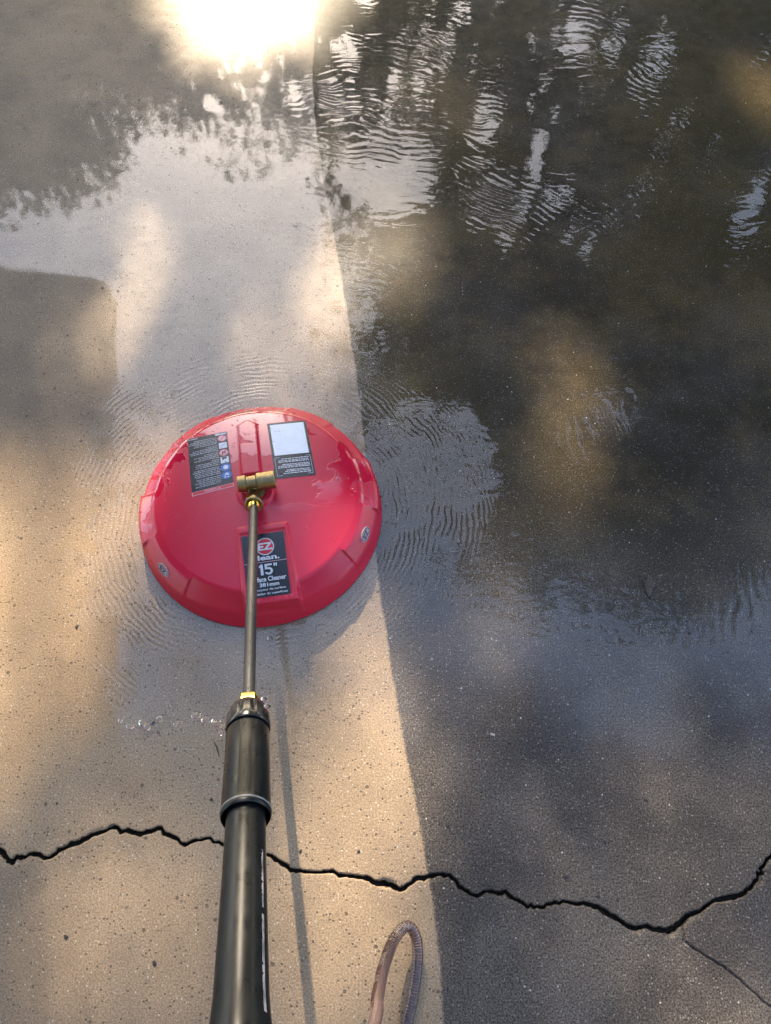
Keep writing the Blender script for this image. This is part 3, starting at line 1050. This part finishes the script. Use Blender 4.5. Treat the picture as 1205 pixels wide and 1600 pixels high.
# ------------------------------------------------------------------ hose
HOSE = [(-0.105, -0.245, 0.60), (-0.075, -0.235, 0.47), (-0.040, -0.175, 0.31), (-0.0121, -0.1005, 0.17), (-0.0091, -0.0798, 0.13), (-0.0019, -0.05, 0.09), (0.01, -0.0236, 0.055), (0.0208, -0.011, 0.04), (0.0284, -0.0081, 0.033),
        (0.0359, -0.0133, 0.028), (0.0408, -0.028, 0.022), (0.0405, -0.0533, 0.016), (0.0344, -0.0887, 0.0105), (0.0268, -0.1161, 0.0085), (0.005, -0.20, 0.008), (-0.03, -0.36, 0.008), (0.0, -0.62, 0.008), (0.12, -1.0, 0.008)]


def catmull(pts, n):
    pts = [Vector(p) for p in pts]
    q = [pts[0] * 2 - pts[1]] + pts + [pts[-1] * 2 - pts[-2]]
    out = []
    for i in range(1, len(q) - 2):
        a, b, c, d = q[i - 1], q[i], q[i + 1], q[i + 2]
        for k in range(n):
            t = k / n
            out.append(0.5 * ((2 * b) + (c - a) * t + (2 * a - 5 * b + 4 * c - d) * t * t + (3 * b - a - 3 * c + d) * t ** 3))
    out.append(pts[-1])
    return out


def build_hose():
    e = empty('pressure_hose', (0.03, -0.05, 0))
    tag(e, 'clear pinkish hose bent into a narrow loop beside the wand handle', 'hose')
    off = Vector(e.location)
    path = [p - off for p in catmull(HOSE, 10)]
    V, F = tube_geo(path, 0.0074, 20)
    mesh_obj('tube', V, F, M['hose'], e, True)
    # spiral reinforcement inside the wall
    L = [0.0]
    for a, b in zip(path[:-1], path[1:]):
        L.append(L[-1] + (b - a).length)
    helix = []
    pitch = 0.0034
    n = int(1.1 / pitch * 9)
    Larr = np.array(L)
    Parr = np.array([tuple(p) for p in path])
    prev = Vector((1, 0, 0))
    for k in range(n):
        s = k * pitch / 9
        if s > L[-1]:
            break
        c = Vector([np.interp(s, Larr, Parr[:, j]) for j in range(3)])
        c2 = Vector([np.interp(min(s + 0.004, L[-1]), Larr, Parr[:, j]) for j in range(3)])
        t = (c2 - c)
        if t.length < 1e-6:
            break
        t.normalize()
        a = (prev - t * prev.dot(t)).normalized()
        prev = a
        b = t.cross(a)
        th = 2 * math.pi * k / 9
        helix.append(c + (a * math.cos(th) + b * math.sin(th)) * 0.0056)
    V, F = tube_geo(helix, 0.0007, 4)
    mesh_obj('spiral_braid', V, F, M['hose_wire'], e)
    # dashes of dark print along the left leg
    r = random.Random(2)
    V, F = [], []
    i0, i1 = 32, 66
    seg = path[i0:i1]
    s = 0
    for k in range(1, len(seg) - 1):
        if r.random() < 0.12 + 0.5 * k / len(seg):
            continue
        c, d = seg[k], seg[k + 1]
        t = (d - c).normalized()
        up = Vector((-0.5, -0.15, 0.9))
        nr = (up - t * up.dot(t)).normalized()
        sd = t.cross(nr)
        base = len(V)
        d2 = c.lerp(d, r.uniform(0.6, 0.98))
        for q in (c, d2):
            for w in (-0.55, -0.2, 0.2, 0.55):
                V.append(q + (nr * math.cos(w) + sd * math.sin(w)) * 0.00755)
        for j in range(3):
            F.append((base + j, base + j + 1, base + 5 + j, base + 4 + j))
    mesh_obj('printed_marking', V, F, M['hose_print'], e, True)


build_hose()

# ------------------------------------------------------------------ drops of water in the air
DROPS = [(-0.3166, 0.2128, 0.226), (-0.3018, 0.2032, 0.2353), (-0.2832, 0.2041, 0.2487), (-0.2751, 0.1985, 0.254), (-0.2587, 0.2053, 0.2667), (-0.2362, 0.196, 0.2827), (-0.2294, 0.197, 0.288), (-0.2083, 0.2003, 0.3047),
         (-0.196, 0.1941, 0.314), (-0.184, 0.19, 0.3233), (-0.1788, 0.1864, 0.3273), (-0.1712, 0.1817, 0.3333), (-0.1669, 0.179, 0.3367), (-0.1546, 0.2004, 0.3487), (-0.1198, 0.1927, 0.3787), (-0.1746, 0.1758, 0.33), (-0.1241, 0.2006, 0.3753), (-0.1781, 0.3868, 0.02)]


def drop_mesh():
    V, F = [], []
    nu, nv = 14, 9
    V.append((0, 0, 1))
    for i in range(1, nv):
        t = math.pi * i / nv
        for j in range(nu):
            a = 2 * math.pi * j / nu
            k = 1 + 0.10 * math.sin(2 * a + 1) * math.sin(t)
            V.append((k * math.sin(t) * math.cos(a), k * math.sin(t) * math.sin(a), math.cos(t) * (1.15 if t < 1.5 else 0.95)))
    V.append((0, 0, -0.95))
    for j in range(nu):
        F.append((0, 1 + j, 1 + (j + 1) % nu))
        for i in range(nv - 2):
            a, b = 1 + i * nu, 1 + (i + 1) * nu
            F.append((a + j, b + j, b + (j + 1) % nu, a + (j + 1) % nu))
        F.append((1 + (nv - 2) * nu + j, len(V) - 1, 1 + (nv - 2) * nu + (j + 1) % nu))
    return V, F


V, F = drop_mesh()
d0 = mesh_obj('water_droplet', V, F, M['water'], None, True)
for i, p in enumerate(DROPS):
    o = d0 if i == 0 else d0.copy()
    if i:
        col.objects.link(o)
    o.location = p
    s = rb.uniform(0.0020, 0.0040)
    o.scale = (s * rb.uniform(0.9, 1.6), s, s * rb.uniform(0.8, 1.2))
    o.rotation_euler = (rb.uniform(0, 1), rb.uniform(0, 1), rb.uniform(-0.6, 0.6))
    if i == len(DROPS) - 1:
        tag(o, 'round water drop just in front of the red skirt beside the pipe', 'water drop')
        o.scale = (0.004, 0.004, 0.003)
        o.location.z = 0.004
    else:
        tag(o, 'tiny clear water droplet spraying from the wand collar', 'water drop', 'droplets leaking from the wand collar')

# ------------------------------------------------------------------ grit and litter on the slab
GRIT = [(0.285, 0.214), (0.281, 0.263), (0.245, 0.052), (0.18, 0.23), (0.303, 0.096), (0.258, 0.113), (0.123, 0.212), (0.286, 0.028), (0.311, 0.024), (0.227, 0.296), (0.368, 0.151), (0.562, 0.23), (0.087, 0.117), (0.457, 0.296),
        (0.669, 1.439), (0.263, 0.987)]
GRIT_L = [(-0.381, 0.117), (-0.463, 0.146), (-0.552, 1.097), (-0.52, 1.089), (-0.302, 1.32), (-0.436, 1.164), (-0.527, 1.181), (-0.711, 1.269), (-0.501, 1.361), (-0.481, 0.406), (-0.342, 0.258), (-0.095, -0.025), (-0.037, 0.084), (-0.117, 0.084), (-0.246, 0.151), (-0.30, -0.05), (-0.42, -0.02)]


def rock(seed):
    r = random.Random(seed)
    V, F = [], []
    n = 7
    V.append((r.uniform(-0.2, 0.2), r.uniform(-0.2, 0.2), 0.6))
    for rr, h in ((0.65, 0.5), (1.0, 0.1), (0.9, -0.2)):
        for k in range(n):
            a = 2 * math.pi * k / n + r.uniform(-0.25, 0.25)
            q = rr * r.uniform(0.7, 1.25)
            V.append((q * math.cos(a), q * math.sin(a), h + r.uniform(-0.1, 0.1)))
    for k in range(n):
        F.append((0, 1 + k, 1 + (k + 1) % n))
        for i in range(2):
            F.append((1 + i * n + k, 1 + (i + 1) * n + k, 1 + (i + 1) * n + (k + 1) % n, 1 + i * n + (k + 1) % n))
    return V, F


rocks = [rock(s) for s in range(4)]
rmesh = {}
for lst, lab, grp in ((GRIT, 'small dark speck of grit on the unwashed dark concrete', 'grit on the dark side'), (GRIT_L, 'small dark speck of grit on the washed pale concrete', 'grit on the pale side')):
    for i, (x, y) in enumerate(lst):
        k = i % 4
        if k in rmesh:
            o = bpy.data.objects.new('grit_speck', rmesh[k])
            col.objects.link(o)
        else:
            o = mesh_obj('grit_speck', *rocks[k], M['grit'])
            rmesh[k] = o.data
        s = rb.uniform(0.0013, 0.0027)
        o.scale = (s * rb.uniform(0.8, 1.6), s, s * 0.6)
        o.rotation_euler = (0, 0, rb.uniform(0, 6.28))
        o.location = (x, y, 0.001)
        tag(o, lab, 'grit', grp)
pb = mesh_obj('pebble', *rock(9), M['pebble'], loc=(0.157, 0.241, 0.001))
pb.scale = (0.0044, 0.0022, 0.002)
pb.rotation_euler = (0, 0, -0.35)
tag(pb, 'single pale pebble lying on the dark concrete', 'pebble')
tw_v, tw_f = tube_geo([(-0.006, 0.010, 0.002), (-0.001, 0.003, 0.003), (0.0015, -0.004, 0.0025), (0.004, -0.011, 0.0015)], [0.0008, 0.0011, 0.0010, 0.0006], 6)
tw = mesh_obj('twig', tw_v, tw_f, M['leaf_litter'], loc=(-0.244, 0.221, 0))
tag(tw, 'short dark twig on the pale concrete left of the handle', 'twig')


def leaf_shape(name, loc, L, W, rz, label):
    V, F = [], []
    n = 9
    for i in range(n):
        t = i / (n - 1)
        w = W * math.sin(math.pi * min(1, t * 0.96 + 0.02)) ** 0.8
        for s in (-1, 0, 1):
            V.append(((t - 0.5) * L, s * w, 0.0045 + 0.0008 * abs(s) + 0.001 * math.sin(t * 3)))
    for i in range(n - 1):
        for k in range(2):
            F.append((i * 3 + k, i * 3 + k + 1, i * 3 + k + 4, i * 3 + k + 3))
    o = mesh_obj(name, V, F, M['leaf_litter'], loc=(*loc, 0))
    o.rotation_euler = (0, 0, rz)
    sol = o.modifiers.new('thickness', 'SOLIDIFY')
    sol.thickness = 0.0006
    tag(o, label, 'leaf')


leaf_shape('reflection_leaf', (0.419, 0.472), 0.036, 0.0065, R(80), 'small dark leaf shape standing in for a dark reflection right of the cleaner')  # dark sliver painted in for a spot of reflection on the water

# ------------------------------------------------------------------ trees mirrored in the wet slab
# sunlit spots on the slab (x, y, radius x, radius y, openness): breaks in the crowns towards the sun
LIT = [(-0.31, 2.26, 0.30, 0.44, 1.0), (-0.31, 1.95, 0.20, 0.26, 0.9), (-0.48, 2.2, 0.20, 0.36, 0.6), (-0.105, 1.14, 0.065, 0.16, 1.0), (-0.12, 1.40, 0.05, 0.12, 0.75), (-0.20, 0.93, 0.09, 0.15, 0.97), (-0.10, 0.86, 0.08, 0.13, 0.85),
       (0.02, 1.20, 0.10, 0.18, 1.0), (0.03, 0.84, 0.08, 0.13, 0.9), (0.345, 0.86, 0.085, 0.14, 1.0), (0.305, 0.70, 0.085, 0.12, 0.97), (0.33, 0.76, 0.05, 0.12, 0.85),
       (-0.62, 0.54, 0.15, 0.22, 1.0), (-0.57, 0.36, 0.15, 0.24, 1.0), (-0.50, 0.46, 0.10, 0.17, 0.8), (-0.55, 0.97, 0.09, 0.17, 0.85), (-0.40, 0.64, 0.11, 0.22, 0.85),
       (-0.01, 0.33, 0.085, 0.18, 1.0), (0.00, 0.18, 0.095, 0.18, 1.0), (-0.02, 0.06, 0.09, 0.13, 0.92), (0.17, 0.30, 0.09, 0.17, 0.95), (0.14, 0.14, 0.08, 0.12, 0.8),
       (-0.24, -0.02, 0.11, 0.13, 0.74), (-0.44, -0.02, 0.12, 0.15, 0.76), (-0.05, -0.09, 0.10, 0.11, 0.78), (0.88, 1.69, 0.10, 0.18, 0.97), (0.126, 1.625, 0.09, 0.16, 0.85),
       (-0.13, 0.17, 0.09, 0.16, 0.85), (-0.11, 0.02, 0.09, 0.12, 0.72), (0.30, 0.05, 0.11, 0.15, 0.8), (0.46, 0.16, 0.14, 0.14, 0.78), (-0.33, 0.17, 0.10, 0.12, 0.75),
       (-0.14, -0.38, 0.30, 0.20, 0.95), (-0.2, -1.1, 0.7, 0.5, 0.8), (0.4, -0.12, 0.13, 0.12, 0.8)]
# breaks in the crowns as seen from about the mirror point of the standing spot: azimuth, elevation, radii in degrees, openness
GAPS = [(0.3, 40.6, 4.4, 2.4, 1.0), (13.4, 31.6, 1.5, 1.1, 1.0), (19.6, 32.2, 1.5, 1.1, 1.0), (16.3, 31.4, 0.8, 0.8, 1.0), (12.5, 38.5, 0.8, 2.0, 1.0), (8.0, 36.8, 1.3, 1.0, 1.0), (9, 41.2, 1.7, 1.2, 1.0), (11.5, 43, 1.2, 1.4, 1.0),
        (15.0, 40.8, 1.5, 1.3, 1.0), (17.8, 42.8, 1.4, 1.2, 1.0), (21, 39, 0.9, 1.3, 1.0), (30, 38, 1.2, 2.0, 1.0), (27.5, 41.5, 1.0, 1.4, 1.0), (31.5, 34, 0.8, 1.2, 1.0), (24, 43.5, 1.2, 0.9, 1.0), (-2.8, 33, 0.9, 1.6, 1.0), (-1.2, 30, 0.6, 1.0, 1.0),
        (-4.2, 35.4, 1.0, 0.8, 1.0), (2.5, 34, 0.7, 0.9, 1.0), (5.5, 30.5, 0.7, 0.7, 1.0), (24.5, 33, 0.8, 1.0, 1.0), (22.3, 35.5, 0.6, 1.0, 1.0), (6.0, 60.5, 10.0, 6.0, 0.97), (27, 53.5, 3.4, 1.6, 0.95), (-13.5, 35.2, 0.7, 0.6, 1.0),
        (-7.0, 35.5, 0.6, 0.8, 1.0)]


rg = np.random.default_rng(77)
for _ in range(110):
    GAPS.append((rg.uniform(-4, 33), rg.uniform(28.5, 45), rg.uniform(0.18, 0.55), rg.uniform(0.18, 0.6), 1.0))
for _ in range(40):
    GAPS.append((rg.normal(-9, 4.0), rg.normal(35.0, 1.6), rg.uniform(0.15, 0.40), rg.uniform(0.15, 0.40), 1.0))


def keep_leaf(P):
    gx = P[:, 0] - P[:, 2] / SUN.z * SUN.x
    gy = P[:, 1] - P[:, 2] / SUN.z * SUN.y
    u = rng.random(len(P))
    keep = np.ones(len(P), bool)
    for x, y, rx, ry, op in LIT:
        d2 = ((gx - x) / rx) ** 2 + ((gy - y) / ry) ** 2
        keep &= ~((d2 < 1) & (u < op))
    az = np.degrees(np.arctan2(P[:, 0], P[:, 1]))
    el = np.degrees(np.arctan2(P[:, 2] + CAM_H, np.hypot(P[:, 0], P[:, 1])))
    ae = np.column_stack([az, el])
    ragged = 0.55 * smooth_noise(ae, 1.1, 41) + 0.45 * smooth_noise(ae, 2.7, 42)
    for a, e, ra, re, op in GAPS:
        d2 = ((az - a) / ra) ** 2 + ((el - e) / re) ** 2 + ragged * (0.9 if ra < 3 else 0.5)
        keep &= ~((d2 < 1) & (u < op))
    return keep


def make_tree(name, label, centre, rad, n_clump, n_leaf, mat, leaf=0.085, trunk_r=0.17, seed=0, group=None, cat='tree'):
    r = np.random.default_rng(seed)
    cx, cy, cz = centre
    root = empty(name, (cx, cy, -0.05))
    tag(root, label, cat, group)
    off = np.array([cx, cy, -0.05])
    # clump centres fill the crown, more of them near its skin
    d = r.normal(size=(n_clump, 3))
    d /= np.linalg.norm(d, axis=1)[:, None]
    q = r.uniform(0.25, 1.0, n_clump) ** 0.5
    cl = np.array(centre) + d * q[:, None] * np.array(rad) * 0.9
    cr = r.uniform(0.09, 0.20, n_clump) * (rad[0] + rad[2])
    w = cr ** 2
    idx = r.choice(n_clump, n_leaf, p=w / w.sum())
    g = r.normal(size=(n_leaf, 3))
    g /= np.linalg.norm(g, axis=1)[:, None]
    P = cl[idx] + g * (r.random(n_leaf) ** 0.45)[:, None] * cr[idx][:, None] * np.array([1, 1, 0.75])
    P = P[keep_leaf(P)]
    n = len(P)
    a = r.normal(size=(n, 3)) + np.array([0, 0, -0.35])
    a /= np.linalg.norm(a, axis=1)[:, None]
    b = np.cross(a, r.normal(size=(n, 3)))
    b /= np.linalg.norm(b, axis=1)[:, None]
    L = (leaf * r.uniform(0.65, 1.3, n))[:, None]
    W = L * 0.30
    nn = np.cross(a, b)
    v = np.stack([P - a * L * 0.5, P - a * L * 0.05 + b * W + nn * W * 0.3, P + a * L * 0.5, P - a * L * 0.05 - b * W + nn * W * 0.3], 1) - off
    f = np.arange(n * 4).reshape(n, 4)
    crown = mesh_obj('crown', v.reshape(-1, 3), f, mat, root)
    # trunk and limbs
    V, F = [], []

    def add(pts, rr, k):
        v_, f_ = tube_geo(pts, rr, k)
        b_ = len(V)
        V.extend(v_)
        F.extend([tuple(i + b_ for i in q_) for q_ in f_])
    top = cz + rad[2] * 0.35
    lean = r.normal(0, 0.15, 2)
    tp = [Vector((lean[0] * t * t + 0.06 * math.sin(5 * t + seed), lean[1] * t * t + 0.05 * math.cos(4 * t), top * t - 0.02)) for t in np.linspace(0, 1, 9)]
    add(tp, [trunk_r * (1.25 if i == 0 else 1) * (1 - 0.72 * i / 8) for i in range(9)], 10)
    order = r.choice(n_clump, min(n_clump, 22), replace=False)
    for k, ci in enumerate(order):
        tgt = Vector(cl[ci] - off)
        t0 = r.uniform(0.35, 0.95)
        i = int(t0 * 8)
        s = tp[i]
        m1 = s.lerp(tgt, 0.4) + Vector((0, 0, 0.10 * (tgt - s).length))
        m2 = s.lerp(tgt, 0.75) + Vector(r.normal(0, 0.08, 3))
        rr = trunk_r * (1 - 0.72 * i / 8) * 0.5
        add([s, m1, m2, tgt], [rr, rr * 0.65, rr * 0.38, rr * 0.12], 6)
    mesh_obj('trunk', V, F, M['bark'], root, True)
    return root


make_tree('shade_tree', 'tall broad tree leaning over the driveway, mirrored dark in the water right of the cleaner', (2.50, 5.50, 5.25), (2.95, 2.9, 2.9), 190, 90000, M['leaf'], 0.115, 0.22, 1)
grp = 'trees beyond the driveway'
make_tree('yard_tree', 'leafy tree mirrored left of the sun glare in the wet concrete', (-5.3, 10.9, 4.6), (3.1, 2.8, 3.0), 150, 56000, M['leaf2'], 0.125, 0.2, 2, grp)
make_tree('yard_tree', 'leafy tree the sun shines through, mirrored at the glare', (-2.1, 11.9, 4.75), (3.3, 2.8, 3.2), 170, 80000, M['leaf2'], 0.125, 0.2, 3, grp)
make_tree('yard_tree', 'leafy tree mirrored just right of the sun glare', (1.3, 12.3, 5.0), (3.1, 2.8, 3.3), 150, 60000, M['leaf'], 0.125, 0.2, 4, grp)
make_tree('yard_tree', 'leafy tree mirrored behind the leaning shade tree', (5.0, 11.6, 5.2), (3.5, 2.8, 3.6), 150, 60000, M['leaf'], 0.12, 0.2, 5, grp)
make_tree('yard_tree', 'leafy tree mirrored at the far right edge of the water', (8.6, 8.6, 5.0), (3.4, 3.2, 3.6), 140, 36000, M['leaf'], 0.11, 0.2, 6, grp)
grp2 = 'tall trees far behind the yard'
make_tree('background_tree', 'tall dark tree far behind, mirrored at the top middle of the water', (2.6, 19.0, 6.0), (3.6, 3.2, 5.6), 150, 45000, M['leaf'], 0.16, 0.28, 21, grp2)
make_tree('background_tree', 'tall dark tree far behind, mirrored at the top right of the water', (8.2, 17.2, 6.5), (4.2, 3.4, 6.0), 160, 52000, M['leaf'], 0.16, 0.28, 22, grp2)
make_tree('background_tree', 'tall dark tree far behind, mirrored at the top right corner', (13.6, 13.4, 6.5), (4.2, 3.4, 6.0), 150, 45000, M['leaf'], 0.16, 0.28, 23, grp2)
make_tree('young_tree', 'young tree whose top sprigs are mirrored at the left edge of the water', (-3.5, 6.5, 2.95), (1.35, 1.3, 1.35), 60, 7000, M['leaf2'], 0.12, 0.07, 8)


# ------------------------------------------------------------------ carport roof mirrored at the left
def build_carport():
    e = empty('carport', (-1.79, 3.64, 0), R(9.0))
    tag(e, 'dark sloping carport roof, its corner mirrored as the plain brown area at the left', 'carport')
    pitch = 0.37

    def part(name, b, mat, slope=True):
        V, F = box_geo(*b)
        if slope:
            V = [(x, y, z + pitch * x) for x, y, z in V]
        return mesh_obj(name, V, F, mat, e)
    part('roof_deck', (-2.6, -0.02, -6.0, -0.02, 2.72, 2.84), M['soffit'])
    part('fascia_board', (-2.6, 0.0, -0.017, 0.012, 2.70, 2.88), M['fascia'])
    part('fascia_board', (-0.017, 0.012, -6.0, -0.019, 2.70, 2.88), M['fascia'])
    for k in range(5):
        y = -0.5 - k * 1.25
        part('rafter', (-2.55, -0.03, y - 0.03, y + 0.03, 2.60, 2.717), M['soffit'])
    for x, y in ((-1.5, -0.55), (-1.5, -5.6), (-2.5, -0.55), (-2.5, -5.6)):
        part('post', (x - 0.05, x + 0.05, y - 0.05, y + 0.05, -0.05, 2.65 + pitch * x), M['fascia'], False)


build_carport()


# ------------------------------------------------------------------ tan building added out of view to block sky light from behind
def build_blocker_house():
    e = empty('blocker_house', (0.5, -3.4, -0.05), 0)
    tag(e, 'tan building with a garage door, added unseen to block sky light from behind', 'blocker_house')

    def part(name, b, mat, parent=None):
        return mesh_obj(name, *box_geo(*b), mat, parent or e)
    part('wall', (-6.5, 6.0, -7.0, 0.0, 0.0, 3.1), M['stucco'])
    d = part('garage_door', (-2.3, 2.6, 0.003, 0.04, 0.05, 2.2), M['fascia'])
    for k in range(4):
        part('door_panel', (-2.25, 2.55, 0.043, 0.06, 0.08 + k * 0.53, 0.56 + k * 0.53), M['fascia'], d)
    V = [(-7.0, 0.6, 3.0), (6.5, 0.6, 3.0), (6.5, -7.6, 3.0), (-7.0, -7.6, 3.0), (-7.0, -3.5, 5.6), (6.5, -3.5, 5.6)]
    F = [(0, 1, 5, 4), (1, 2, 5), (2, 3, 4, 5), (3, 0, 4), (0, 3, 2, 1)]
    mesh_obj('roof', V, F, M['soffit'], e)


build_blocker_house()
